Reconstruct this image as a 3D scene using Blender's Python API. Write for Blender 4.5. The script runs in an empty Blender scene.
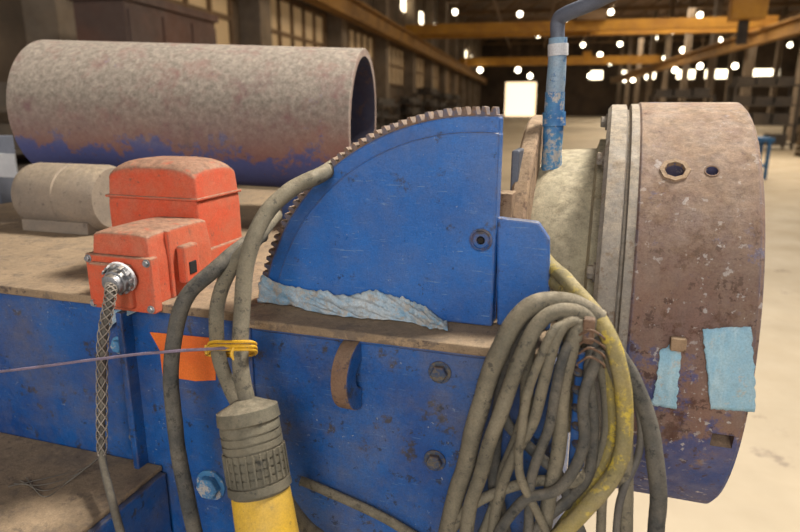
import bpy, bmesh, math, random
from mathutils import Vector, Matrix, Euler, noise as mnoise
random.seed(7)
scene = bpy.context.scene
scene.view_settings.view_transform = 'Standard'
scene.view_settings.exposure = 0.2

# ------------------------------------------------------------------ camera
F = 622.0
CAM = Vector((0, 0, 1.5))
YAW, PITCH = math.radians(18), math.radians(14.5)
ROT = Euler((math.pi/2-PITCH, 0, YAW), 'XYZ')
cd = bpy.data.cameras.new('camera'); cam = bpy.data.objects.new('camera', cd)
scene.collection.objects.link(cam); scene.camera = cam
cam.location = CAM; cam.rotation_euler = ROT
cd.sensor_width = 36; cd.lens = 36*F/800
cd.clip_start = 0.02; cd.clip_end = 500
cd.dof.use_dof = True; cd.dof.focus_distance = 0.98; cd.dof.aperture_fstop = 4.0
RM = ROT.to_matrix()
def ray(u, v): return RM @ Vector(((u-400)/F, (266-v)/F, -1))
# survey helpers: where a sight line meets a real plane / the drum surface
def PY(u, v, y):
    d = ray(u, v); return CAM + d*((y-CAM.y)/d.y)
def PX(u, v, x):
    d = ray(u, v); return CAM + d*((x-CAM.x)/d.x)
def PZ(u, v, z):
    d = ray(u, v); return CAM + d*((z-CAM.z)/d.z)

# ------------------------------------------------------------------ materials
def s2l(c):
    return tuple(((x/255)/12.92 if x/255 <= .04045 else ((x/255+.055)/1.055)**2.4) for x in c)+(1,)
class NT:
    def __init__(s, name):
        s.m = bpy.data.materials.new(name); s.m.use_nodes = True
        s.t = s.m.node_tree; s.n = s.t.nodes; s.b = s.n['Principled BSDF']
        s.co = s.n.new('ShaderNodeTexCoord').outputs['Object']
    def link(s, a, b): s.t.links.new(a, b)
    def noise(s, scale, detail=6, rough=.6, stretch=None, off=0, rot=None):
        n = s.n.new('ShaderNodeTexNoise'); n.inputs['Scale'].default_value = scale
        n.inputs['Detail'].default_value = detail; n.inputs['Roughness'].default_value = rough
        if stretch or off or rot:
            mp = s.n.new('ShaderNodeMapping'); mp.inputs['Scale'].default_value = stretch or (1, 1, 1)
            mp.inputs['Location'].default_value = (off, off*.7, off*1.3)
            if rot: mp.inputs['Rotation'].default_value = rot
            s.link(s.co, mp.inputs[0]); s.link(mp.outputs[0], n.inputs['Vector'])
        else: s.link(s.co, n.inputs['Vector'])
        return n.outputs['Fac']
    def rng(s, v, a, b, lo=0, hi=1):
        n = s.n.new('ShaderNodeMapRange'); n.inputs[1].default_value = a; n.inputs[2].default_value = b
        n.inputs[3].default_value = lo; n.inputs[4].default_value = hi
        s.link(v, n.inputs[0]); return n.outputs[0]
    def mul(s, a, b, op='MULTIPLY'):
        n = s.n.new('ShaderNodeMath'); n.operation = op
        for i, x in enumerate((a, b)):
            if isinstance(x, (int, float)): n.inputs[i].default_value = x
            else: s.link(x, n.inputs[i])
        n.use_clamp = True
        return n.outputs[0]
    def mix(s, f, a, b):
        n = s.n.new('ShaderNodeMix'); n.data_type = 'RGBA'
        for idx, x in ((0, f), (6, a), (7, b)):
            if isinstance(x, (int, float, tuple)): n.inputs[idx].default_value = x
            else: s.link(x, n.inputs[idx])
        return n.outputs[2]
    def nz(s):
        g = s.n.new('ShaderNodeNewGeometry'); sp = s.n.new('ShaderNodeSeparateXYZ')
        s.link(g.outputs['Normal'], sp.inputs[0]); return sp.outputs[2]
    def edge(s, rad):
        b = s.n.new('ShaderNodeBevel'); b.samples = 4; b.inputs['Radius'].default_value = rad
        g = s.n.new('ShaderNodeNewGeometry'); v = s.n.new('ShaderNodeVectorMath'); v.operation = 'DOT_PRODUCT'
        s.link(b.outputs[0], v.inputs[0]); s.link(g.outputs['Normal'], v.inputs[1])
        return s.rng(v.outputs['Value'], .985, .90)
    def bump(s, h, st=.3, d=.002):
        n = s.n.new('ShaderNodeBump'); n.inputs['Strength'].default_value = st
        n.inputs['Distance'].default_value = d
        s.link(h, n.inputs['Height']); s.link(n.outputs[0], s.b.inputs['Normal'])
def worn(name, c1, c2, rust=None, ra=.62, chip=None, ca=.68, dust=(128, 104, 84), da=.9, sc=6, rough=.55,
         bump=.3, metal=0.0, stretch=None, dn=(.35, .9), chips=120, smudge=0, patch=None, pa=.6, grain=.2, dvar=(.25, .55),
         edge=None, scratch=None, spots=None, sp=.62, streak=None, low=None, ln=(.0, -.7)):
    t = NT(name)
    col = t.mix(t.rng(t.noise(sc, 6, .65, stretch), .38, .62), s2l(c1), s2l(c2))
    if rust:
        r = t.rng(t.noise(sc*3.3, 12, .75), ra, ra+.05)
        col = t.mix(r, col, s2l(rust))
    if patch:
        r = t.rng(t.noise(sc*1.6, 12, .75, None, 5), pa, pa+.03)
        col = t.mix(t.mul(r, .85), col, s2l(patch))
    if streak:
        r = t.rng(t.noise(sc*5, 8, .7, (1, 1, .12), 8), .48, .66, 0, .8)
        col = t.mix(r, col, s2l(streak))
    if low:   # paint that survives on the sheltered underside
        a = t.rng(t.nz(), ln[0], ln[1], 0, .34)
        b = t.mul(t.noise(sc*2.4, 12, .75, None, 15), a, 'ADD')
        col = t.mix(t.rng(b, .60, .66, 0, .85), col, s2l(low))
    if smudge:
        r = t.rng(t.noise(sc*1.3, 12, .78, None, 3), .44, .66, 0, smudge)
        col = t.mix(r, col, s2l(dust or (130, 120, 110)))
    if spots:
        r = t.rng(t.noise(55, 8, .7, None, 11), sp, sp+.02)
        col = t.mix(t.mul(r, .85), col, s2l(spots))
    if chip:
        r = t.rng(t.noise(chips, 4, .6), ca, ca+.02)
        r = t.mul(r, t.rng(t.noise(sc*1.7, 3), .45, .6))
        col = t.mix(r, col, s2l(chip))
    if scratch:
        for rr, o_ in (((0, .6, 0), 1), ((0, -.9, 0), 6)):
            r = t.rng(t.noise(26, 3, .5, (1, 1, 14), o_, rr), .70, .72)
            col = t.mix(t.mul(r, .6), col, s2l(scratch))
    if edge:
        r = t.mul(t.edge(.006), t.rng(t.noise(40, 6, .7), .42, .55))
        col = t.mix(t.mul(r, .85), col, s2l(edge))
    if dust:
        f = t.mul(t.rng(t.nz(), dn[0], dn[1]), t.rng(t.noise(sc*4, 8, .7), dvar[0], dvar[1]))
        f = t.mul(f, da)
        dcol = t.mix(t.rng(t.noise(70, 8, .75), .38, .62), s2l(dust), s2l(tuple(x*.72 for x in dust)))
        col = t.mix(f, col, dcol)
    if grain:
        g = t.rng(t.noise(380, 4, .8), .4, .7, 0, grain*2)
        col = t.mix(g, col, s2l(tuple(x*.5 for x in c1)))
    t.link(col, t.b.inputs['Base Color'])
    t.link(t.rng(t.noise(sc*5, 7, .7), .35, .65, rough-.12, min(1, rough+.25)), t.b.inputs['Roughness'])
    t.b.inputs['Metallic'].default_value = metal
    t.bump(t.noise(110, 10, .8), bump)
    return t.m
def emit(name, c, st):
    t = NT(name); t.b.inputs['Base Color'].default_value = s2l(c)
    t.b.inputs['Emission Color'].default_value = s2l(c); t.b.inputs['Emission Strength'].default_value = st
    return t.m
M = {}
M['blue'] = worn('blue_machine_paint', (6, 82, 156), (18, 98, 176), rust=(20, 50, 92), ra=.6, chip=(150, 158, 170), ca=.665, dust=(116, 110, 108), da=.9, rough=.36, bump=.5, smudge=.28, chips=170, edge=(92, 84, 82), scratch=(110, 138, 170), spots=(24, 46, 80), sp=.66)
M['blue_dark'] = worn('blue_frame_paint', (6, 62, 126), (16, 84, 152), rust=(44, 44, 56), ra=.57, chip=(140, 148, 160), ca=.67, dust=(104, 96, 92), rough=.40, bump=.6, smudge=.55, chips=150, edge=(104, 84, 70), scratch=(90, 116, 150), spots=(30, 38, 56), sp=.62)
M['dusty'] = worn('dusty_deck', (128, 108, 86), (156, 132, 104), rust=(84, 70, 62), ra=.56, sc=9, rough=.95, bump=1.0, dust=(158, 136, 108), da=.55, patch=(106, 92, 80), pa=.54, spots=(80, 66, 58), sp=.61)
M['rust_edge'] = worn('rusty_edge', (105, 78, 60), (130, 102, 80), rust=(60, 50, 60), ra=.58, sc=12, rough=.8, bump=.7, spots=(52, 60, 84), sp=.6)
M['orange'] = worn('orange_paint', (206, 70, 34), (200, 86, 50), rust=(130, 74, 56), ra=.6, dust=(156, 120, 96), da=1, sc=9, rough=.75, dn=(-.05, .55), smudge=.4, bump=.6, dvar=(.2, .45), edge=(140, 100, 86), spots=(130, 70, 54), sp=.63)
M['pipe'] = worn('pipe_steel', (132, 92, 82), (116, 86, 86), rust=(88, 66, 66), ra=.6, dust=(156, 144, 130), da=1, sc=3.6, rough=.9, bump=.8, dn=(-.50, .22), stretch=(.5, 1, 1.4), dvar=(.28, .5), streak=(128, 96, 88), spots=(92, 70, 66), sp=.63, low=(56, 78, 136), ln=(-.2, -.9))
M['pipe_in'] = worn('pipe_bore', (52, 58, 84), (70, 62, 72), rust=(90, 70, 66), ra=.55, dust=(130, 112, 100), da=.8, sc=5, rough=.9)
M['grey_dust'] = worn('dusty_motor', (126, 114, 102), (148, 132, 114), dust=(160, 142, 118), sc=8, rough=.9, bump=.8, spots=(92, 82, 76), sp=.62)
M['drum'] = worn('faceplate_steel', (130, 98, 82), (108, 84, 78), rust=(82, 52, 40), ra=.53, chip=(168, 160, 156), ca=.62, dust=(158, 132, 106), da=.9, sc=5, rough=.75, bump=1.0, chips=75, dn=(.1, 1), patch=(54, 76, 126), pa=.58, smudge=.35, edge=(60, 76, 116), spots=(70, 48, 42), sp=.585, streak=(122, 102, 94), low=(50, 70, 124), ln=(.1, -.8))
M['ring'] = worn('ring_steel', (150, 142, 130), (122, 116, 112), rust=(104, 78, 60), ra=.56, dust=(170, 154, 132), sc=8, rough=.7, bump=.8, dn=(-.3, .8), spots=(100, 84, 72), sp=.6, edge=(96, 80, 66))
M['hub'] = worn('hub_steel', (164, 154, 126), (134, 126, 106), rust=(120, 104, 74), ra=.57, dust=(184, 170, 140), sc=7, rough=.7, dn=(-.4, .8), bump=.7, spots=(110, 96, 76), sp=.62)
M['flange'] = worn('flange_steel', (160, 132, 102), (130, 104, 82), rust=(88, 62, 46), ra=.54, dust=(174, 148, 118), sc=14, rough=.85, bump=1.0, spots=(80, 58, 46), sp=.58)
M['teeth'] = worn('gear_tooth_steel', (110, 92, 84), (60, 80, 116), rust=(112, 84, 66), ra=.5, dust=(158, 132, 106), sc=20, rough=.7, bump=.8, dn=(-.1, .5))
M['cable'] = worn('dusty_rubber_cable', (96, 90, 76), (118, 110, 92), rust=(58, 56, 50), ra=.56, dust=(154, 140, 116), da=.85, sc=14, rough=.8, bump=.6, smudge=.4, spots=(70, 66, 58), sp=.6)
M['cable_b'] = worn('dark_rubber_cable', (62, 62, 60), (90, 86, 78), rust=(44, 44, 42), ra=.56, dust=(138, 126, 108), da=.8, sc=14, rough=.8, bump=.6, smudge=.4, spots=(48, 48, 46), sp=.6)
M['cable_y'] = worn('yellow_rubber_cable', (152, 134, 70), (126, 116, 80), rust=(196, 170, 58), ra=.54, dust=(150, 136, 106), da=.6, sc=14, rough=.75, smudge=.6, bump=.5, spots=(90, 80, 56), sp=.62)
M['cable_t'] = worn('thin_cable', (104, 98, 88), (84, 80, 76), dust=(130, 120, 102), sc=20, rough=.7)
M['plug_grey'] = worn('plug_rubber', (84, 80, 68), (106, 100, 84), dust=(138, 126, 104), sc=14, rough=.8, bump=.7, smudge=.5, spots=(58, 56, 50), sp=.6)
M['yellow'] = worn('yellow_rubber', (216, 172, 48), (194, 154, 50), rust=(120, 100, 60), ra=.6, dust=(150, 130, 84), da=.6, sc=10, rough=.6, smudge=.4, spots=(140, 112, 56), sp=.64)
M['tie'] = worn('yellow_tie', (226, 176, 40), (206, 156, 36), dust=None, rough=.5)
M['steel'] = worn('bright_steel', (160, 160, 162), (120, 122, 128), rust=(100, 86, 72), ra=.6, dust=(150, 136, 118), sc=20, rough=.4, metal=.5)
M['mesh'] = worn('cord_grip_mesh', (156, 146, 134), (120, 110, 102), dust=(156, 142, 124), sc=30, rough=.6)
M['bolt'] = worn('painted_bolt', (30, 56, 96), (70, 74, 76), rust=(96, 84, 66), ra=.5, sc=40, rough=.6)
M['black'] = worn('painted_hole_dark', (14, 12, 14), (24, 20, 20), dust=None, rough=.9)  # near-black colour that paints the shade inside holes
M['tape'] = worn('pale_blue_tape', (150, 188, 204), (126, 170, 194), rust=(172, 172, 166), ra=.58, dust=(170, 180, 178), da=.3, sc=12, rough=.5, bump=.8, smudge=.4, streak=(172, 196, 204))
M['plastic'] = worn('pale_torn_plastic', (92, 150, 184), (180, 190, 196), rust=(166, 160, 152), ra=.52, dust=(190, 184, 172), da=.6, sc=16, rough=.5, bump=.8, smudge=.5)
M['label'] = worn('orange_label', (226, 112, 36), (214, 98, 34), dust=None, sc=10, rough=.6)
M['string'] = worn('purple_cord', (128, 112, 130), (100, 90, 104), dust=None, sc=30, rough=.8)
M['lever'] = worn('lever_paint', (84, 140, 176), (44, 100, 156), rust=(170, 164, 158), ra=.52, dust=None, sc=14, rough=.5, spots=(70, 60, 60), sp=.63)
M['lever_up'] = worn('lever_bare_metal', (120, 150, 172), (146, 154, 162), rust=(76, 112, 150), ra=.52, dust=None, sc=14, rough=.45, spots=(80, 74, 72), sp=.62)
M['white'] = worn('white_tape', (204, 204, 204), (180, 178, 180), dust=None)
M['grey'] = worn('grey_steel', (100, 104, 116), (76, 80, 92), dust=None, rough=.5)
# building
M['floor'] = worn('concrete_floor', (176, 160, 136), (158, 144, 122), rust=(134, 120, 104), ra=.6, dust=None, sc=.35, rough=.6, bump=.05, grain=0)
M['wall'] = worn('wall_plaster', (104, 86, 68), (78, 66, 54), dust=None, sc=.6, rough=.9, grain=0)
M['wallf'] = worn('wall_far_cladding', (84, 68, 54), (60, 50, 42), dust=None, sc=.3, rough=.9, grain=0)
M['ceil'] = worn('ceiling_deck', (108, 82, 56), (80, 62, 46), dust=None, sc=.3, rough=.9, grain=0)
M['beam'] = worn('beam_paint', (124, 96, 66), (96, 76, 56), dust=None, sc=1, rough=.8, grain=0)
M['col'] = worn('column_concrete', (136, 118, 98), (108, 94, 78), dust=None, sc=1.2, rough=.9, grain=0, smudge=.4)
M['crane'] = worn('crane_yellow', (176, 126, 38), (146, 100, 34), dust=None, sc=1, rough=.7, grain=0)
M['rail'] = worn('runway_paint', (150, 110, 50), (118, 86, 44), dust=None, sc=1, rough=.8, grain=0)
M['pane'] = emit('dirty_pane', (180, 152, 112), .17)
M['glow'] = emit('daylit_glass', (255, 240, 206), 4)
M['door'] = emit('daylit_doorway', (255, 226, 184), 1.6)
M['lamp'] = emit('lamp_globe', (255, 242, 212), 9)
M['dkobj'] = worn('dark_machinery', (50, 44, 40), (72, 62, 52), dust=None, sc=1, rough=.8, grain=0)
M['cab'] = worn('cabinet_paint', (92, 64, 52), (76, 60, 54), dust=None, sc=1, rough=.8, grain=0)
M['benchblue'] = worn('bench_blue', (48, 110, 160), (40, 96, 150), dust=None, sc=2)
M['pallet'] = worn('pallet_wood', (120, 100, 74), (96, 80, 60), dust=None, sc=3, rough=.9)

# ------------------------------------------------------------------ mesh helpers
def empty(name, loc=(0, 0, 0)):
    e = bpy.data.objects.new(name, None); scene.collection.objects.link(e)
    e.empty_display_size = .1; return e
def mk(bm, name, mat, parent=None, bevel=0, seg=2, smooth=False, recalc=True):
    if recalc: bmesh.ops.recalc_face_normals(bm, faces=bm.faces)
    me = bpy.data.meshes.new(name); bm.to_mesh(me); bm.free()
    o = bpy.data.objects.new(name, me); scene.collection.objects.link(o)
    for m in (mat if isinstance(mat, (list, tuple)) else [mat]): me.materials.append(m)
    if smooth:
        for p in me.polygons: p.use_smooth = True
    if bevel:
        b = o.modifiers.new('bevel', 'BEVEL'); b.width = bevel; b.segments = seg; b.limit_method = 'ANGLE'
        b.angle_limit = math.radians(40)
    if parent: o.parent = parent
    return o
def addbox(bm, x0, x1, y0, y1, z0, z1, mtx=None):
    r = bmesh.ops.create_cube(bm, size=1)
    m = Matrix.Translation(((x0+x1)/2, (y0+y1)/2, (z0+z1)/2)) @ Matrix.Diagonal((x1-x0, y1-y0, z1-z0, 1))
    if mtx is not None: m = mtx @ m
    bmesh.ops.transform(bm, matrix=m, verts=r['verts']); return r['verts']
def box(name, x0, x1, y0, y1, z0, z1, mat, parent=None, bevel=.002, mtx=None, seg=2):
    bm = bmesh.new(); addbox(bm, x0, x1, y0, y1, z0, z1, mtx)
    return mk(bm, name, mat, parent, bevel, seg)
def prism(name, pts, y0, y1, mat, parent=None, bevel=.002):
    bm = bmesh.new()
    a = [bm.verts.new((x, y0, z)) for x, z in pts]; b = [bm.verts.new((x, y1, z)) for x, z in pts]
    bm.faces.new(a); bm.faces.new(b[::-1]); n = len(pts)
    for i in range(n): bm.faces.new((a[i], a[(i+1) % n], b[(i+1) % n], b[i]))
    return mk(bm, name, mat, parent, bevel)
def frame(p, d):
    d = Vector(d).normalized(); q = d.to_track_quat('Z', 'Y')
    return Matrix.Translation(Vector(p)) @ q.to_matrix().to_4x4()
def lathe(name, prof, p, d, mat, parent=None, seg=96, bevel=0, sharp=True, closed=False, mats=None):
    bm = bmesh.new(); m = frame(p, d)
    n = seg; rows = []
    for r, h in prof:
        if r < 1e-6: rows.append([bm.verts.new(m @ Vector((0, 0, h)))]*n)
        else: rows.append([bm.verts.new(m @ Vector((r*math.cos(2*math.pi*i/n), r*math.sin(2*math.pi*i/n), h))) for i in range(n)])
    L = len(rows)
    for j in range(L if closed else L-1):
        A, B = rows[j], rows[(j+1) % L]; k = len(A)
        for i in range(k):
            vs = []
            for v in (A[i], A[(i+1) % k], B[(i+1) % k], B[i]):
                if v not in vs: vs.append(v)
            if len(vs) >= 3:
                f = bm.faces.new(vs)
                if mats: f.material_index = mats[j]
    if not closed:
        for row, r in ((rows[0], prof[0][0]), (rows[-1], prof[-1][0])):
            if r > 1e-6: bm.faces.new(row)
    o = mk(bm, name, mat, parent, bevel)
    for q in o.data.polygons: q.use_smooth = len(q.vertices) <= 4
    if sharp:
        o.data.set_sharp_from_angle(angle=math.radians(35))
    return o
def cyl(name, p, d, r, h, mat, parent=None, seg=32, bevel=.001):
    return lathe(name, [(r, 0), (r, h)], p, d, mat, parent, seg, bevel)
def hexbolt(name, p, d, r, h, mat, parent):
    cyl(name+'_washer', p, d, r*1.35, h*.25, mat, parent, 28, .0006)
    return lathe(name, [(r*.95, 0), (r, h*.1), (r, h*.85), (r*.85, h), (r*.3, h)], p, d, mat, parent, 6, .0006)
def catmull(P, n=10):
    P = [Vector(p) for p in P]; P = [2*P[0]-P[1]]+P+[2*P[-1]-P[-2]]; out = []
    for i in range(1, len(P)-2):
        for k in range(n):
            t = k/n; a, b, c, d = P[i-1:i+3]
            out.append(.5*((2*b)+(c-a)*t+(2*a-5*b+4*c-d)*t*t+(3*b-a-3*c+d)*t**3))
    out.append(P[-2]); return out
def tube(name, pts, r, mat, parent=None, n=10, wob=0, res=6):
    pts = catmull(pts, n)
    c = bpy.data.curves.new(name, 'CURVE'); c.dimensions = '3D'; c.bevel_depth = r; c.bevel_resolution = res
    c.use_fill_caps = True
    s = c.splines.new('POLY'); s.points.add(len(pts)-1)
    for i, p in enumerate(pts):
        w = Vector((mnoise.noise(p*14), mnoise.noise(p*14+Vector((9, 3, 1))), mnoise.noise(p*14+Vector((2, 7, 5)))))*wob
        s.points[i].co = (*(p+w), 1); s.points[i].radius = 1+.05*mnoise.noise(p*40)
    s.use_smooth = True
    o = bpy.data.objects.new(name, c); scene.collection.objects.link(o); c.materials.append(mat)
    if parent: o.parent = parent
    return o
def path(name, uvy, r, mat, parent=None, wob=.002, dy=0):
    return tube(name, [PY(u, v, y+dy) for u, v, y in uvy], r, mat, parent, wob=wob)
def cut(o, cutters):
    for c in cutters:
        md = o.modifiers.new('cut', 'BOOLEAN'); md.object = c; md.operation = 'DIFFERENCE'; md.solver = 'EXACT'
    bpy.context.view_layer.update()
    dg = bpy.context.evaluated_depsgraph_get(); dg.update()
    me = bpy.data.meshes.new_from_object(o.evaluated_get(dg)); o.modifiers.clear(); o.data = me
    for c in cutters: bpy.data.objects.remove(c)
    for q in me.polygons: q.use_smooth = True
    me.set_sharp_from_angle(angle=math.radians(35))

# ================================================================== POSITIONER
WP = empty('welding_positioner')
YF = .785
LZ = PY(500, 346, YF).z           # height of the deck
XR = -.03                         # right end of frame
XL = PY(252, 400, YF).x
# frame
box('front_panel', XL, XR, YF, YF+.02, .0, LZ-.014, M['blue_dark'], WP, .002)
box('ledge_plate', XL-.004, XR-.02, YF-.012, 1.0, LZ-.014, LZ, M['dusty'], WP, .003)
box('side_beam', -1.9, XL, YF+.025, YF+.05, .0, LZ-.016, M['blue_dark'], WP, .002)
box('deck_plate', -1.9, XL-.004, YF+.012, 2.1, LZ-.016, LZ, M['dusty'], WP, .003)
box('frame_core', -1.88, XR-.01, YF+.05, 2.05, .0, LZ-.02, M['blue_dark'], WP, .002)
p = PY(128, 400, YF)
box('stiffener', p.x-.006, p.x+.006, YF-.0, YF+.03, .6, LZ-.02, M['blue_dark'], WP, .002)
box('panel_edge', XL-.006, XL+.008, YF-.006, YF+.03, .0, LZ-.016, M['blue_dark'], WP, .002)
tube('panel_weld', [Vector((XL+.012+.3*i, YF-.001, LZ-.016)) for i in range(2)]+[Vector((XR, YF-.001, LZ-.016))], .004, M['blue_dark'], WP, wob=.002)
# lower step with dusty top
pz = .876; px = -.70
box('step_housing', -1.9, px, .38, YF+.02, 0, pz-.01, M['blue_dark'], WP, .004)
box('step_top', -1.9, px-.01, .37, YF+.024, pz-.01, pz, M['dusty'], WP, .003)
for i, (u, v) in enumerate(((440, 372), (435, 460))):
    hexbolt('panel_bolt_%d' % i, PY(u, v, YF), (0, -1, 0), .0122, .012, M['bolt'], WP)
hexbolt('beam_bolt_0', PY(138, 435, YF+.025), (0, -1, 0), .012, .012, M['steel'], WP)
hexbolt('beam_bolt_1', PY(212, 484, YF+.025), (0, -1, 0), .021, .02, M['lever'], WP)
hexbolt('beam_bolt_2', PY(120, 345, YF+.025), (0, -1, 0), .012, .012, M['lever'], WP)
# lug: half-ring plate standing square to the panel
c = PY(354, 373, YF)
lm = Matrix.Translation(c) @ Matrix.Rotation(math.radians(-4), 4, 'Z')
bm = bmesh.new()
n = 28; rows = []; R0, R1, t = .020, .053, .0130
for i in range(n+1):
    a = math.pi*i/n - math.pi/2
    rows.append([bm.verts.new(lm @ Vector((x, -r*math.cos(a)*.95, r*math.sin(a)))) for r, x in ((R0, -t), (R1, -t), (R1, t), (R0, t))])
for i in range(n):
    for j in range(4):
        f = bm.faces.new((rows[i][j], rows[i][(j+1) % 4], rows[i+1][(j+1) % 4], rows[i+1][j])); f.material_index = 1 if j == 1 else 0
bm.faces.new(rows[0]); bm.faces.new(rows[-1])
mk(bm, 'lifting_lug', [M['blue_dark'], M['rust_edge']], WP, .003)

# sector gear
YS = .862
A_, B_, C_ = [PY(u, v, YS) for u, v in ((500, 110), (352, 146), (268, 258))]
def circ(a, b, c):
    ax, ay, bx, by, cx, cy = a.x, a.z, b.x, b.z, c.x, c.z
    d = 2*(ax*(by-cy)+bx*(cy-ay)+cx*(ay-by))
    ux = ((ax*ax+ay*ay)*(by-cy)+(bx*bx+by*by)*(cy-ay)+(cx*cx+cy*cy)*(ay-by))/d
    uy = ((ax*ax+ay*ay)*(cx-bx)+(bx*bx+by*by)*(ax-cx)+(cx*cx+cy*cy)*(bx-ax))/d
    return ux, uy, math.hypot(ax-ux, ay-uy)
sx, sz, sR = circ(A_, B_, C_); sR += .004
xr = A_.x
def arcpts(R, x_right, z_bot, teeth=0, depth=0):
    a_top = math.acos(max(-1, min(1, (x_right-sx)/R)))
    a_bot = math.pi-math.asin((z_bot-sz)/R)
    pts = []
    if teeth:
        n = teeth; st = (a_bot-a_top)/n
        for i in range(n):
            a = a_top+i*st
            for f, rr in ((.0, R-depth), (.28, R-depth), (.45, R), (.80, R), (.97, R-depth)):
                rr2 = rr-(.0014*random.random() if rr == R else 0)
                pts.append((sx+rr2*math.cos(a+f*st), sz+rr2*math.sin(a+f*st)))
    else:
        for i in range(61):
            a = a_top+(a_bot-a_top)*i/60
            pts.append((sx+R*math.cos(a), sz+R*math.sin(a)))
    return pts
pts = arcpts(sR, xr, LZ+.004, 40, .0105)
pts = [(min(x, xr), z) for x, z in pts]
prism('sector_gear_teeth', pts+[(pts[-1][0], LZ), (xr, LZ)], YS, YS+.03, M['teeth'], WP, .001)
pts = arcpts(sR-.0125, xr+.001, LZ+.004)
prism('sector_gear_web', pts+[(pts[-1][0], LZ+.0005), (xr+.001, LZ+.0005)], YS-.003, YS+.028, M['blue'], WP, .003)
pts = arcpts(sR-.034, xr+.002, LZ+.004)
prism('sector_gear_plate', pts+[(pts[-1][0], LZ+.001), (xr+.002, LZ+.001)], YS-.009, YS+.025, M['blue'], WP, .005)
q = PY(481, 240, YS-.009)
lathe('socket_screw', [(.0165, 0), (.0165, .002), (.014, .003), (.0125, .0015), (.0105, .003), (.006, .003), (.005, -.004), (0.0, -.004)], q, (0, -1, 0), M['blue_dark'], WP, 32)
cyl('socket_hole_dark', q-Vector((0, .0025, 0)), (0, -1, 0), .0048, .001, M['black'], WP, 6, 0)  # black disc painted in as the dark inside of the socket
def P2(lst, y): return [(PY(u, v, y).x, PY(u, v, y).z) for u, v in lst]
prism('side_plate', [(x, max(z, LZ)) for x, z in P2([(496, 218), (538, 223), (549, 240), (549, 336), (496, 336)], YS+.0)], YS+.003, YS+.02, M['blue'], WP, .003)
box('side_plate_back', xr-.01, PY(514, 200, .95).x, .93, .97, LZ, PY(510, 192, .95).z, M['flange'], WP, .002)
box('side_bracket', xr+.0, PY(518, 200, 1.0).x, .99, 1.1, LZ, PY(510, 150, 1.0).z, M['grey'], WP, .003)

# faceplate drum, axis along X
YC, ZC, R = 1.228, 1.147, .358
def PC(u, v, r=R):
    d = ray(u, v); o = CAM-Vector((0, YC, ZC))
    a = d.y**2+d.z**2; b = 2*(o.y*d.y+o.z*d.z); cc = o.y**2+o.z**2-r*r
    t = (-b-math.sqrt(max(0, b*b-4*a*cc)))/(2*a); return CAM+d*t
AX = (1, 0, 0); O = lambda x: (x, YC, ZC)
X0, X1 = 0.0, .213
drum = lathe('faceplate_drum', [(0, .05), (R-.003, .05), (R, .053), (R, X1-.006), (R-.006, X1), (.09, X1), (.09, X1-.06), (0, X1-.06)],
             O(0), AX, M['drum'], WP, 160)
lathe('faceplate_ring', [(.20, 0), (R-.012, 0), (R-.004, .006), (R-.004, .03), (R-.013, .033), (R-.013, .036), (R-.003, .038), (R-.003, .0505), (.2, .0505)], O(X0), AX, M['ring'], WP, 128)
def radial(pt): return Vector((0, pt.y-YC, pt.z-ZC)).normalized()
cutters = []
for u, v, r in ((675, 170, .0135), (712, 171, .008)):
    pt = PC(u, v); rd = radial(pt)
    cutters.append(cyl('c', pt-rd*.03, rd, r, .06, M['black'], None, 24, 0))
pt = PC(722, 441); rd = radial(pt)
m = frame(pt, rd)
cutters.append(box('c', -.014, .014, -.012, .012, -.03, .03, M['black'], None, 0, mtx=m))
cut(drum, cutters)
pt = PC(675, 170); rd = radial(pt)
lathe('port_collar', [(.0135, -.004), (.0145, .002), (.021, .002), (.022, -.002)], pt, rd, M['flange'], WP, 8, closed=True)
pt = PC(712, 171); rd = radial(pt)
lathe('port_collar_small', [(.008, -.003), (.0085, .0008), (.0105, .0008), (.011, -.002)], pt, rd, M['rust_edge'], WP, 20, closed=True)
for i in range(10):
    a = math.radians(36*i+15)
    hexbolt('ring_bolt_%d' % i, (X0, YC+(R-.035)*math.cos(a), ZC+(R-.035)*math.sin(a)), (-1, 0, 0), .011, .012, M['ring'], WP)
def patch(name, corners, mat, off=.0015, lift=.003):
    cs = [PC(u, v) for u, v in corners]
    prm = [(c.x, math.atan2(c.z-ZC, c.y-YC) % (2*math.pi)) for c in cs]
    bm = bmesh.new(); n = 20; g = []
    for i in range(n+1):
        row = []
        for j in range(n+1):
            s, t = i/n, j/n
            x = (prm[0][0]*(1-s)+prm[1][0]*s)*(1-t)+(prm[3][0]*(1-s)+prm[2][0]*s)*t
            a = (prm[0][1]*(1-s)+prm[1][1]*s)*(1-t)+(prm[3][1]*(1-s)+prm[2][1]*s)*t
            if i in (0, n) or j in (0, n): x += .003*mnoise.noise(Vector((x*300, a*80, 0))); a += .006*mnoise.noise(Vector((x*300, a*80, 5)))
            rr = R+off+lift*abs(mnoise.noise(Vector((x*60, a*14, 2))))
            row.append(bm.verts.new((x, YC+rr*math.cos(a), ZC+rr*math.sin(a))))
        g.append(row)
    for i in range(n):
        for j in range(n): bm.faces.new((g[i][j], g[i+1][j], g[i+1][j+1], g[i][j+1]))
    o = mk(bm, name, mat, None, smooth=True)
    sd = o.modifiers.new('thick', 'SOLIDIFY'); sd.thickness = .0006
    return o
patch('masking_tape', [(702, 329), (751, 326), (755, 411), (710, 408)], M['tape'])
patch('masking_tape', [(660, 350), (682, 338), (676, 408), (652, 404)], M['tape'])
pt = PC(676, 342); rd = radial(pt)
box('chuck_stud', -.008, .012, -.01, .008, -.004, .014, M['flange'], WP, .002, mtx=frame(pt, rd))

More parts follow.
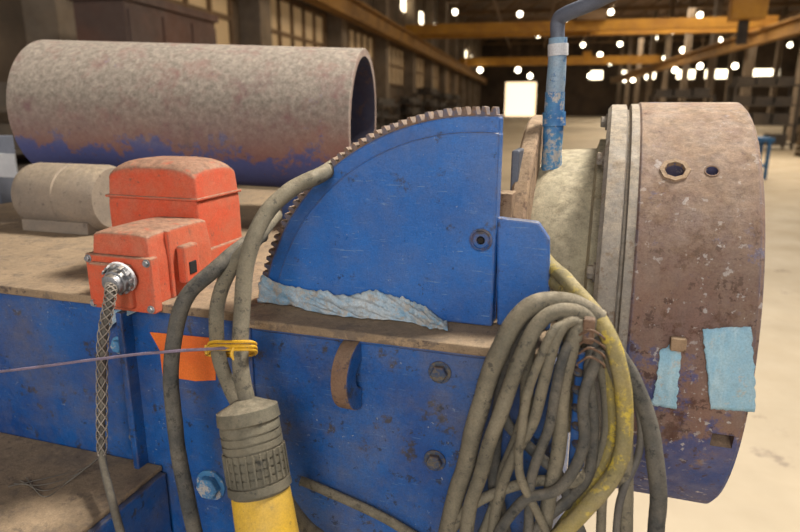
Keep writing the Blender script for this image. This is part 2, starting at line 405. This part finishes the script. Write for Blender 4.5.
# hub + flange
lathe('hub', [(.262, -.11), (.27, -.09), (.275, -.015), (.292, -.01), (.292, 0)], O(0), AX, M['hub'], WP, 128)
lathe('rear_flange', [(.05, -.135), (.331, -.135), (.335, -.131), (.335, -.112), (.331, -.108), (.05, -.108)], O(0), AX, M['flange'], WP, 128)
lathe('spindle', [(.12, -.5), (.12, -.13)], O(0), AX, M['grey_dust'], WP, 64)
box('bearing_pedestal', -.44, -.16, 1.04, 1.4, LZ-.01, ZC+.1, M['blue_dark'], WP, .006)
# lever
LV = empty('clamp_lever')
a = PY(553, 139, 1.13)
tube('post', [a-Vector((0, 0, .06)), a.lerp(PY(555, 88, 1.13), .5), PY(555, 92, 1.13)], .0168, M['lever'], LV, res=8)
tube('post_upper', [PY(555, 93, 1.13), PY(557, 65, 1.13), PY(558, 38, 1.13)], .0155, M['lever_up'], LV, res=8)
tube('tape_wrap', [PY(558, 56, 1.13), PY(558, 44, 1.13)], .0172, M['white'], LV)
tube('handle', [PY(558, 44, 1.13), PY(558, 22, 1.13), PY(566, 14, 1.12), PY(590, 4, 1.1), PY(615, -8, 1.08)], .012, M['grey'], LV)
tube('collar', [PY(554, 112, 1.13), PY(554, 126, 1.13)], .0195, M['lever'], LV)

# ================================================================== BIG PIPE
a = PY(364, 122, 1.66)
an = math.radians(-10); nn = Vector((math.sin(an), math.cos(an), 0))
d = ray(55, 109); b = CAM+d*((a-CAM).dot(nn)/d.dot(nn))
R1 = .194
d = (a-b); Lp = d.length
lathe('large_steel_pipe', [(R1-.02, Lp), (R1-.002, Lp), (R1, Lp-.002), (R1, .002), (R1-.002, 0), (R1-.02, 0)], b, d, [M['pipe'], M['pipe_in']], None, 96, 0, closed=True, mats=[0, 0, 0, 0, 0, 1])
for i, t in enumerate((.2, .8)):
    c = b.lerp(a, t)
    bm = bmesh.new()
    outl = [(c.y-.07, LZ)]
    for k in range(9):
        g_ = math.radians(250+40*k/8)
        outl.append((c.y+(R1+.001)*math.cos(g_), c.z+(R1+.001)*math.sin(g_)))
    outl += [(c.y+.07, LZ)]
    A = [bm.verts.new((c.x-.03, y, z)) for y, z in outl]; Bv = [bm.verts.new((c.x+.03, y, z)) for y, z in outl]
    bm.faces.new(A); bm.faces.new(Bv[::-1])
    for k in range(len(outl)):
        k2 = (k+1) % len(outl); bm.faces.new((A[k], A[k2], Bv[k2], Bv[k]))
    mk(bm, 'pipe_saddle_%d' % i, M['blue_dark'], WP)
# motor
EM = empty('electric_motor')
a = PY(114, 190, 1.27); a.z = LZ+.084; b = PY(30, 180, 1.27); b.z = LZ+.084
Lm = (a-b).length
lathe('motor_body', [(.03, 0), (.066, .004), (.08, .02), (.084, .04), (.084, Lm*.55), (.081, Lm*.56), (.081, Lm*.6), (.084, Lm*.61), (.084, Lm-.02), (.076, Lm), (.02, Lm)], b, a-b, M['grey_dust'], EM, 64)
box('motor_foot', b.x+.03, a.x-.03, 1.20, 1.34, LZ, LZ+.03, M['grey_dust'], EM)
p = PY(4, 165, 1.5)
box('rear_post', p.x-.4, PY(4, 165, 1.55).x, 1.52, 1.6, LZ, PY(5, 136, 1.55).z, M['grey'], WP)
box('post_tag', p.x-.08, PY(12, 165, 1.5).x, 1.513, 1.52, PY(5, 178, 1.5).z, PY(5, 154, 1.5).z, M['white'], WP)

# ================================================================== ORANGE BOX
JB = empty('electrical_junction_box')
def domed(name, x0, x1, y0, y1, z0, z1, dome, mat, bev):
    bm = bmesh.new()
    addbox(bm, x0, x1, y0, y1, z0, z1)
    bmesh.ops.subdivide_edges(bm, edges=bm.edges, cuts=15, use_grid_fill=True)
    for v in bm.verts:
        k = (v.co.z-z0)/(z1-z0)
        ux = (v.co.x-(x0+x1)/2)/((x1-x0)/2); uy = (v.co.y-(y0+y1)/2)/((y1-y0)/2)
        if k > .6:
            f = (k-.6)/.4
            v.co.z -= dome*f*(.6*abs(ux)**4+.5*abs(uy)**4)
            v.co.x -= ux*abs(ux)*.004*f; v.co.y -= uy*abs(uy)*.004*f
    return mk(bm, name, mat, JB, bev, 3, smooth=True)
domed('rear_cover', -.885, -.688, .94, 1.08, LZ, LZ+.217, .028, M['orange'], .004)
box('rear_cover_lip', -.891, -.682, .934, 1.086, LZ, LZ+.055, M['orange'], JB, .003)
box('rear_lid_seam', -.888, -.685, .937, 1.083, LZ+.146, LZ+.151, M['orange'], JB, .0015)
domed('front_cover', -.785, -.672, .785, .95, LZ-.003, LZ+.118, .006, M['orange'], .003)
box('cover_seam', -.789, -.668, .83, .838, LZ, LZ+.114, M['orange'], JB, .002)
box('front_flange', -.793, -.665, .778, .798, LZ-.012, LZ+.08, M['orange'], JB, .003, seg=3)
box('front_face', -.78, -.70, .768, .782, LZ-.004, LZ+.068, M['orange'], JB, .004, seg=3)
for i, (x, z) in enumerate(((-.786, LZ+.072), (-.672, LZ+.072), (-.672, LZ-.004), (-.786, LZ-.004))):
    hexbolt('cover_screw_%d' % i, (x, .778, z), (0, -1, 0), .005, .005, M['steel'], JB)
box('side_tab', -.672, -.655, .85, .89, LZ+.02, LZ+.085, M['orange'], JB, .004)
box('side_hole_dark', -.673, -.6535, .86, .88, LZ+.034, LZ+.056, M['black'], JB, .002)  # solid black block, the shade of a hole put into colour
g = PY(121, 277, .768)
gd = Vector((.05, -1, -.25)).normalized()
lathe('gland_nut', [(.024, 0), (.024, .01), (.020, .011), (.020, .02), (.017, .021), (.016, .03), (.012, .032)], g+Vector((0, .004, 0)), gd, M['steel'], JB, 12)
lathe('gland_collar', [(.027, .0), (.027, .005), (.02, .006)], g+Vector((0, .002, 0)), gd, M['white'], JB, 32)
for i in range(12):
    q_ = frame(g, gd) @ Matrix.Rotation(i*math.pi/6, 4, 'Z')
    box('gland_tooth_%d' % i, .0225, .026, -.003, .003, .002, .013, M['steel'], JB, .0006, mtx=q_)

CG = empty('cord_grip_cable')
gp = [g+gd*.025] + [PY(u, v, y) for u, v, y in ((110, 298, .73), (103, 340, .735), (102, 400, .74), (102, 455, .72), (112, 500, .66), (128, 560, .60))]
tube('cable', gp, .0062, M['cable_t'], CG)
cp = catmull(gp[:5], 24)
for s in range(8):
    pts = []; ph = s*math.pi/2 if s < 4 else (s-4)*math.pi/2+.4; dr = 1 if s < 4 else -1
    for i, p in enumerate(cp):
        t = (cp[min(i+1, len(cp)-1)]-cp[max(i-1, 0)]).normalized()
        n1 = t.cross(Vector((1, 0, 0))).normalized(); n2 = t.cross(n1)
        k = i/len(cp); rr = .0085*(1 if k < .9 else 1-.2*(k-.9)/.1)
        an = ph+dr*i*.30
        pts.append(p+(n1*math.cos(an)+n2*math.sin(an))*rr)
    tube('strand_%d' % s, pts, .0010, M['mesh'], CG, n=1, res=1)
for k in range(4):
    c0 = PY(102, 455, .735)
    tube('loose_wire_%d' % k, [c0]+[Vector((PZ(u, v, pz+.004).x, PZ(u, v, pz+.004).y, pz+.003)) for u, v in ((84-k*6, 468+k*5), (44, 478+k*6), (8+k*6, 486-k*3))], .0008, M['cable_t'], CG)

# ================================================================== LEFT CABLES + PLUG
rc = .0115; DY = -.012
PCB = empty('power_cable')
path('cable_run', [(345, 160, .99), (322, 174, .85), (290, 190, .80), (262, 222, .76), (246, 268, .73), (241, 320, .71), (241, 370, .69), (250, 415, .68)], rc, M['cable'], PCB, dy=DY)
PC2 = empty('power_cable.001')
path('cable_run', [(262, 236, .86), (240, 248, .80), (215, 268, .76), (186, 298, .735), (173, 345, .72), (173, 410, .71), (182, 470, .70), (198, 550, .68)], rc, M['cable_b'], PC2, dy=DY)
PC3 = empty('power_cable.002')
path('cable_run', [(276, 215, .9), (256, 240, .80), (230, 268, .775), (217, 305, .76), (217, 350, .75), (229, 385, .74), (246, 420, .73), (270, 470, .73), (300, 520, .74), (330, 545, .74)], rc*.95, M['cable'], PC3, dy=DY)
PL = empty('electrical_plug')
a = PY(247, 408, .665); b = PY(272, 560, .625)
dd = b-a; L = dd.length; k = L/152
Q = 1.24
prof = [(.012*Q, -.012), (.022*Q, -.006), (.033*Q, 0), (.034*Q, 12*k), (.031*Q, 14*k)]
h = 16*k
for i in range(7):
    prof += [(.0325*Q, h), (.0325*Q, h+6*k), (.031*Q, h+6.5*k), (.031*Q, h+8*k)]; h += 8*k
prof += [(.034*Q, 72*k), (.0345*Q, 80*k), (.030*Q, 84*k)]
lathe('plug_collar', prof, a, dd, M['plug_grey'], PL, 48)
for i in range(26):
    m = frame(a, dd) @ Matrix.Rotation(2*math.pi*i/26, 4, 'Z')
    box('rib_%d' % i, .031*Q, .0342*Q, -.0016, .0016, 40*k, 70*k, M['plug_grey'], PL, .0006, mtx=m)
lathe('plug_body', [(.029*Q, 80*k), (.032*Q, 86*k), (.033*Q, 120*k), (.034*Q, 150*k), (.030*Q, 152*k), (.03*Q, 190*k), (.02, 192*k)], a, dd, M['yellow'], PL, 48)
zt = empty('cable_tie')
for i, (dz, rr) in enumerate(((0, .0026), (.006, .0022), (-.005, .0022))):
    P = [PY(208, 350, .735), PY(212, 346, .72), PY(232, 346, .678), PY(251, 346, .678), PY(256, 349, .70), PY(250, 352, .72), PY(228, 353, .755), PY(208, 352, .755), PY(206, 350, .74)]
    tube('loop_%d' % i, [p+Vector((0, 0, dz)) for p in P], rr, M['tie'], zt, res=2)
tube('tail', [PY(235, 345, .678), PY(232, 354, .673), PY(235, 360, .673)], .0028, M['tie'], zt, res=2)
o = path('grey_cord', [(-40, 377, .69), (60, 364, .69), (150, 353, .69), (210, 349, .69), (248, 346, .676)], .0022, M['string'], None, .001)
bm = bmesh.new()
lp = [(150, 332), (214, 338), (216, 380), (196, 381), (163, 376), (160, 350)]
vs = [bm.verts.new(PY(u, v, YF+.0235)) for u, v in lp]; bm.faces.new(vs)
o = mk(bm, 'orange_sticker', M['label']); sd = o.modifiers.new('t', 'SOLIDIFY'); sd.thickness = .0008

# torn plastic film: lies on the ledge, top edge leaning against the gear plate
def film(name, uv_top, uv_bot, mat, seed=0, lift=.006):
    """uv_top follows the gear face (Y=YS-.011), uv_bot lies on the ledge"""
    top = catmull([PY(u, v, YS-.012) for u, v in uv_top], 14)
    bot = catmull([Vector((PZ(u, v, LZ+.001).x, min(PZ(u, v, LZ+.001).y, YS-.013), LZ+.0012)) for u, v in uv_bot], 14)
    bm = bmesh.new(); nv = 14; g = []
    for i in range(len(top)):
        a, b = top[i].copy(), bot[i].copy(); a.z = max(a.z, LZ+.0015)
        b.y += .008*mnoise.noise(Vector((i*.25, seed, 1))); a.z += .006*abs(mnoise.noise(Vector((i*.3, seed, 7))))
        corner = Vector(((a.x+b.x)/2, (a.y*.6+b.y*.4), LZ+.003))
        row = []
        for j in range(nv+1):
            t = j/nv
            q = a*(1-t)**2+corner*2*t*(1-t)+b*t*t
            w = abs(mnoise.noise(Vector((i*.16-j*.28, j*.12, seed))))*1.6+.5*abs(mnoise.noise(Vector((i*.42+j*.5, j*.2, seed+3))))
            q = q+Vector((0, -.5, .8))*lift*w*math.sin(math.pi*min(1, t*.85+.1))
            q.z = max(q.z, LZ+.001); q.y = min(q.y, YS-.0105)
            row.append(bm.verts.new(q))
        g.append(row)
    for i in range(len(g)-1):
        for j in range(nv): bm.faces.new((g[i][j], g[i+1][j], g[i+1][j+1], g[i][j+1]))
    o = mk(bm, name, mat, None, smooth=True)
    sd = o.modifiers.new('t', 'SOLIDIFY'); sd.thickness = .0005
    return o
film('torn_plastic_film', [(261, 276), (285, 286), (312, 291), (345, 297), (372, 292), (400, 299), (424, 308), (447, 324)],
     [(266, 298), (290, 306), (322, 314), (352, 318), (380, 320), (406, 322), (428, 328), (448, 331)], M['plastic'], 1, .015)
def ribbon(name, pts, widths, mat, seed=0, amp=.006, nv=10):
    cp = catmull(pts, 14); bm = bmesh.new(); g = []
    for i, p in enumerate(cp):
        t = i/(len(cp)-1)*(len(widths)-1); k = min(int(t), len(widths)-2); f = t-k
        w = Vector(widths[k])*(1-f)+Vector(widths[k+1])*f
        g.append([bm.verts.new(p+w*(j/nv-.5)+Vector((0, -1, 0))*amp*mnoise.noise(Vector((i*.15, j*.3, seed)))) for j in range(nv+1)])
    for i in range(len(g)-1):
        for j in range(nv): bm.faces.new((g[i][j], g[i+1][j], g[i+1][j+1], g[i][j+1]))
    o = mk(bm, name, mat, None, smooth=True)
    sd = o.modifiers.new('t', 'SOLIDIFY'); sd.thickness = .0005
ribbon('film_scrap', [PY(u, v, .80) for u, v in ((108, 322), (120, 314), (138, 308))], [(.01, 0, .035), (.01, 0, .025), (.005, 0, .012)], M['plastic'], 4)

# ================================================================== CABLE COIL
CC = empty('cable_coil')
th, tm, tn = .0122, .0096, .0072
coil = [
 ('cable_y', .0105, [(534, 236, .93), (545, 256, .915), (556, 270, .89), (574, 288, .83), (597, 318, .785), (618, 360, .765), (627, 415, .765), (615, 470, .755), (585, 510, .745), (545, 548, .735)]),
 ('cable_y', .0095, [(534, 262, .93), (548, 276, .91), (560, 286, .87), (580, 300, .82), (603, 340, .795), (612, 390, .79), (612, 440, .785), (592, 490, .775), (560, 530, .765), (540, 560, .765)]),
 ('cable', th, [(600, 320, .785), (570, 302, .78), (535, 304, .765), (508, 330, .75), (490, 378, .745), (474, 430, .745), (458, 490, .745), (440, 560, .745)]),
 ('cable', tm, [(598, 330, .785), (575, 312, .765), (548, 316, .75), (526, 345, .735), (510, 390, .73), (490, 440, .73), (474, 495, .735), (462, 560, .735)]),
 ('cable_b', tm, [(594, 322, .795), (565, 308, .79), (535, 318, .78), (512, 350, .775), (500, 400, .775), (494, 450, .775), (497, 500, .775), (510, 560, .775)]),
 ('cable', tn, [(592, 335, .775), (572, 322, .755), (556, 340, .74), (545, 380, .735), (532, 420, .735), (512, 460, .74), (496, 510, .745), (490, 560, .745)]),
 ('cable', tm, [(590, 325, .785), (578, 330, .76), (568, 360, .75), (560, 410, .75), (556, 460, .755), (548, 510, .755), (532, 560, .755)]),
 ('cable_b', tn, [(596, 335, .785), (590, 365, .775), (592, 420, .775), (590, 470, .775), (570, 500, .765), (545, 520, .755), (520, 545, .75), (505, 570, .745)]),
 ('cable', tm, [(604, 338, .80), (616, 380, .80), (624, 430, .80), (626, 480, .80), (625, 560, .795)]),
 ('cable_b', th*.9, [(606, 334, .81), (630, 375, .81), (648, 420, .81), (657, 470, .80), (657, 560, .795)]),
 ('cable', tn, [(600, 345, .79), (606, 400, .79), (602, 450, .785), (575, 482, .77), (540, 482, .76), (505, 490, .75), (470, 510, .745), (440, 545, .745)]),
 ('cable_b', tn, [(552, 310, .78), (526, 340, .775), (508, 380, .77), (504, 420, .765), (535, 455, .765), (562, 480, .765), (575, 520, .775), (590, 560, .775)]),
 ('cable', tm*.9, [(540, 318, .775), (530, 350, .765), (526, 400, .76), (516, 440, .76), (505, 470, .76), (498, 500, .755), (470, 570, .755)]),
 ('cable_b', tn*.9, [(584, 330, .775), (566, 350, .745), (556, 390, .735), (546, 430, .735), (532, 480, .74), (524, 560, .745)]),
 ('cable', tn*.9, [(598, 330, .79), (610, 360, .785), (618, 410, .79), (606, 470, .79), (596, 560, .785)]),
 ('cable_b', tn, [(600, 350, .775), (584, 400, .75), (582, 450, .745), (560, 490, .74), (525, 500, .735), (500, 530, .73), (490, 570, .73)]),
 ('cable', tn*.8, [(586, 320, .775), (556, 330, .74), (536, 372, .728), (522, 420, .725), (520, 470, .73), (540, 520, .74), (560, 570, .745)]),
 ('cable', tn, [(300, 480, .785), (340, 498, .785), (380, 516, .785), (430, 545, .785)]),
 ('cable_t', .005, [(608, 345, .80), (636, 400, .81), (640, 450, .805), (620, 500, .79), (612, 560, .79)]),
]
for i, (m, r, pts) in enumerate(coil):
    path('loop_%d' % i, pts, r, M[m], CC, .004, dy=-.014)
h = PY(592, 320, .80)
box('hanger_arm', h.x-.010, h.x+.004, .74, .885, h.z-.012, h.z+.0, M['rust_edge'], CC, .003)
box('hanger_tip', h.x-.010, h.x+.004, .735, .75, h.z-.008, h.z+.022, M['rust_edge'], CC, .003)
for i in range(4):
    pl = [PY(578, 336+i*9, .735), PY(590, 330+i*9, .72), PY(604, 338+i*9, .735), PY(600, 342+i*9, .80), PY(580, 342+i*9, .80), PY(577, 338+i*9, .74)]
    tube('wire_wrap_%d' % i, pl, .0014, M['rust_edge'], CC, res=2)
s = PY(580, 400, .775)
box('weld_tab', s.x-.009, s.x+.009, .77, .785, PY(580, 480, .775).z, PY(580, 350, .775).z, M['blue'], WP, .004)
for i in range(6):
    c0 = PY(578, 372+i*18, .77)
    lathe('weld_bead_%d' % i, [(0.001, -.006), (.007, -.003), (.009, 0), (.007, .004), (.001, .006)], c0, (.3, -.2, 1), M['bolt'], WP, 12)

# ================================================================== BUILDING
AL = math.radians(6.6)
BM = Matrix.Rotation(AL, 4, 'Z')
def bobj(o): o.matrix_world = BM; return o
def bbox(name, x0, x1, y0, y1, z0, z1, mat, parent=None, bevel=0):
    o = box(name, x0, x1, y0, y1, z0, z1, mat, None, bevel)
    if parent: o.parent = parent
    o.matrix_world = BM; return o
XWL, XWR, YB, YFAR, H = -7.2, 34, -7, 92, 10.5
bbox('floor', XWL, XWR, YB, YFAR, -.2, 0, M['floor'])
bbox('ceiling', XWL, XWR, YB, YFAR, H, H+.3, M['ceil'])
bbox('wall_left', XWL-.3, XWL, YB, YFAR, 0, H, M['wall'])
bbox('wall_right', XWR, XWR+.3, YB, YFAR, 0, H, M['wall'])
bbox('wall_far', XWL, XWR, YFAR, YFAR+.3, 0, H, M['wallf'])
bbox('wall_back', 14, XWR, YB-.3, YB, 0, H, M['wall'])  # unseen; rest of the back left open so world light fills in
bbox('door_1', -3.4, .8, YFAR-.06, YFAR, 0, 4.6, M['door'])
D = [1.5+7.15*i for i in range(13)]
for y in D: bbox('structural_column', XWL, XWL+.55, y-.35, y+.35, 0, H, M['col'])
for y in D[2:]:
    for x in (11.0, 22.0):
        bm = bmesh.new()
        addbox(bm, x, x+.05, y-.25, y+.25, 0, H); addbox(bm, x+.35, x+.4, y-.25, y+.25, 0, H); addbox(bm, x, x+.4, y-.03, y+.03, 0, H)
        addbox(bm, x-.1, x+.5, y-.35, y+.35, 0, .05)
        bobj(mk(bm, 'steel_column', M['col']))
k = 1
for y in D[:9]:
    bm = bmesh.new()
    addbox(bm, XWL, XWL+.06, y+1.0, y+6.1, 2.6, 4.4)
    o = mk(bm, 'window_%d' % k, M['pane']); bobj(o)
    bm = bmesh.new()
    for j in range(6): addbox(bm, XWL+.05, XWL+.14, y+1.0+j*1.02-.05, y+1.0+j*1.02+.05, 2.5, 4.5)
    for z in (2.5, 3.45, 4.4): addbox(bm, XWL+.05, XWL+.13, y+.95, y+6.15, z, z+.1)
    bobj(mk(bm, 'trim_%d' % k, M['beam'])); k += 1
bm = bmesh.new()
for y in range(24, 84, 6): addbox(bm, XWL, XWL+.08, y, y+1.0, 6.6, 7.3)
bobj(mk(bm, 'window_%d' % k, M['glow'])); k += 1
bm = bmesh.new()
for x, w in ((8, 1.5), (11.8, 1.2), (15, 1.3), (19, 2.2), (22.5, 3), (28, 3.4)):
    addbox(bm, x, x+w, YFAR-.1, YFAR, 4.9, 6.0)
bobj(mk(bm, 'window_%d' % k, M['glow'])); k += 1
bm = bmesh.new()
for y in range(20, 85, 8): addbox(bm, XWR-.1, XWR, y, y+4, 3.6, 5.0)
bobj(mk(bm, 'window_%d' % k, M['glow'])); k += 1
bm = bmesh.new()
for y in D:
    addbox(bm, XWL, XWR, y-.15, y+.15, H-1.3, H-1.1); addbox(bm, XWL, XWR, y-.15, y+.15, H-.15, H)
    for x in range(-7, 33, 2):
        addbox(bm, -.07, .07, y-.06, y+.06, -.75, .75, Matrix.Translation((x+1, 0, H-.65)) @ Matrix.Rotation(math.radians(55 if (x % 4) else -55), 4, 'Y'))
for x in (-3, 1.5, 6, 15, 22): addbox(bm, x-.1, x+.1, YB, YFAR, H-1.5, H-1.3)
bobj(mk(bm, 'roof_trusses', M['beam']))
OC = empty('overhead_crane')
bm = bmesh.new()
for x in (-6.1, 10.6):
    addbox(bm, x-.22, x+.22, YB, YFAR-1, 4.9, 4.98); addbox(bm, x-.05, x+.05, YB, YFAR-1, 4.4, 4.9); addbox(bm, x-.22, x+.22, YB, YFAR-1, 4.32, 4.4)
o = mk(bm, 'runway_rails', M['rail'], OC); o.matrix_world = BM
bbox('bridge_girder', -6.4, 10.9, 33, 33.4, 4.98, 5.45, M['crane'], OC)
bbox('bridge_girder_rear', -6.4, 10.9, 35, 35.4, 4.98, 5.45, M['crane'], OC)
bbox('trolley', 2.0, 3.4, 32.8, 35.6, 5.45, 5.9, M['beam'], OC)
bbox('hook_block', 2.5, 2.9, 33.9, 34.3, 3.6, 4.1, M['crane'], OC)
tube('hoist_rope', [BM @ Vector((2.7, 34.1, 5.5)), BM @ Vector((2.7, 34.1, 4.1))], .03, M['dkobj'], OC)
bbox('far_bridge_girder', -6.4, 10.9, 60, 60.5, 5.0, 5.7, M['crane'], OC)
bbox('near_bridge_girder', -6.4, 10.9, 21, 21.4, 5.0, 5.5, M['crane'], OC)
bbox('end_truck', -6.4, -5.8, 58, 63, 4.98, 5.4, M['crane'], OC)
HB = empty('jib_hoist')
p = PY(748, 10, 16)
box('hoist_body', p.x-.35, p.x+.35, 15.8, 16.3, p.z-.2, p.z+.5, M['crane'], HB, .03)
box('hoist_beam', p.x-5, p.x+9, 15.9, 16.2, p.z+.5, p.z+.75, M['beam'], HB)
box('hoist_hook', p.x-.15, p.x+.05, 15.95, 16.1, p.z-.7, p.z-.2, M['dkobj'], HB)
bm = bmesh.new(); bs = bmesh.new()
L_ = [(495, 28), (645, 25), (600, 12), (611, 12), (565, 22), (598, 26), (620, 44), (683, 50), (610, 63), (665, 58), (648, 77), (633, 80), (655, 38), (753, 53),
      (625, 80), (720, 40), (583, 45), (538, 35), (570, 62), (590, 76), (455, 12), (700, 15), (770, 20), (545, 60), (640, 60), (700, 66), (735, 66), (510, 60), (530, 76), (560, 80),
      (480, 70), (505, 84), (518, 70), (605, 84), (675, 70), (520, 14), (672, 32), (790, 45), (600, 55)]
for u, v in L_:
    z = 8.6 if v < 46 else (6.6 if v < 66 else 4.6)
    p = PZ(u, v, z)
    s = min(.26, (p-CAM).length*.0038)
    bmesh.ops.create_icosphere(bm, subdivisions=2, radius=s, matrix=Matrix.Translation(p))
    addbox(bs, p.x-.02, p.x+.02, p.y-.02, p.y+.02, p.z+s*.8, H)
PLm = empty('pendant_lamps')
mk(bm, 'globes', M['lamp'], PLm, smooth=True); mk(bs, 'rods', M['beam'], PLm)
def bench(name, x, y, w, d, h, mat):
    bm = bmesh.new(); addbox(bm, x, x+w, y, y+d, h-.08, h)
    for a in (x+.04, x+w-.1):
        for b in (y+.04, y+d-.1): addbox(bm, a, a+.06, b, b+.06, 0, h-.08)
    addbox(bm, x+.05, x+w-.05, y+.05, y+d-.05, .25, .3)
    return bobj(mk(bm, name, mat))
bench('workbench', 4.5, 14.2, .45, .6, .85, M['benchblue'])
bench('workbench', 4.6, 19, 1.4, .8, .8, M['dkobj'])
def rack(name, x, y, w, d, h, mat, n=4):
    bm = bmesh.new()
    for a in (x, x+w-.08):
        for b in (y, y+d-.08): addbox(bm, a, a+.08, b, b+.08, 0, h)
    for i in range(n):
        z = .15+(h-.25)*i/(n-1); addbox(bm, x, x+w, y, y+d, z, z+.06)
        for j in range(3):
            if random.random() < .85:
                a = x+.1+(w-.2)*j/3; addbox(bm, a, a+(w-.3)/3.4, y+.1, y+d-.1, z+.06, z+.06+random.uniform(.15, .22)*h/n*3)
    return bobj(mk(bm, name, mat))
for i in range(10):
    rack('storage_rack', 4.3+i*2.5+random.random()*.3, 24+random.random()*4.5, 2.1, .9, random.uniform(1.8, 2.8), M['dkobj'])
for i in range(8):
    rack('storage_rack', -6.2, 4+i*6.2, 1.0, 3, random.uniform(1.5, 2.3), M['dkobj'])
for i in range(5):
    bm = bmesh.new(); x = 8+i*3.2; y = 17+random.random()*4
    for kk in range(6):
        for j in range(5): addbox(bm, x+j*.25, x+j*.25+.15, y, y+1, kk*.16+.1, kk*.16+.13)
        for j in range(3): addbox(bm, x, x+1.15, y+j*.42, y+j*.42+.12, kk*.16, kk*.16+.1)
    bobj(mk(bm, 'pallet_stack', M['pallet']))
# tall cabinet by the left wall
bm = bmesh.new()
addbox(bm, -5.6, -4.9, 7.3, 9.6, .1, 2.75); addbox(bm, -5.65, -4.85, 7.25, 9.65, 2.75, 2.85)
for j in range(3): addbox(bm, -4.9, -4.87, 7.35+j*.76, 7.35+j*.76+.7, .2, 2.65); addbox(bm, -4.87, -4.84, 7.4+j*.76, 7.43+j*.76, 1.3, 1.6)
for y in (7.3, 9.5): addbox(bm, -5.6, -5.5, y, y+.1, 0, .1); addbox(bm, -5.0, -4.9, y, y+.1, 0, .1)
bobj(mk(bm, 'storage_cabinet', M['cab']))

# ================================================================== LIGHTS
w = bpy.data.worlds.new('world'); scene.world = w; w.use_nodes = True
w.node_tree.nodes['Background'].inputs[0].default_value = (1, .98, .96, 1)
w.node_tree.nodes['Background'].inputs[1].default_value = 1.0
def area(name, loc, size, power, col=(1, 1, 1), tgt=None):
    l = bpy.data.lights.new(name, 'AREA'); l.size = size; l.energy = power; l.color = col
    o = bpy.data.objects.new(name, l); scene.collection.objects.link(o); o.location = loc
    if tgt is not None: o.rotation_euler = (Vector(tgt)-Vector(loc)).to_track_quat('-Z', 'Y').to_euler()
    return o
area('overhead_light', (1.5, 2.6, 5.5), 1.0, 520, (1, .95, .86), (-.3, 1, 1))  # key light added from the back right, no fixture modelled for it
area('overhead_light.001', (3.5, 8, 7.5), 3, 130, (1, .93, .82), (2, 7.5, 0))  # added to brighten the nearer floor, not an actual fitting
for i, y in enumerate((18, 34, 52, 72)):
    area('overhead_light.%03d' % (i+2), (4, y, 8.3), 8, 1500, (1, .86, .66))
area('fill_light', (.5, -5, 3.6), 2.0, 150, (1, .98, .96), (-.3, 1, 1.1))  # added soft fill from behind the camera; no doorway stands there
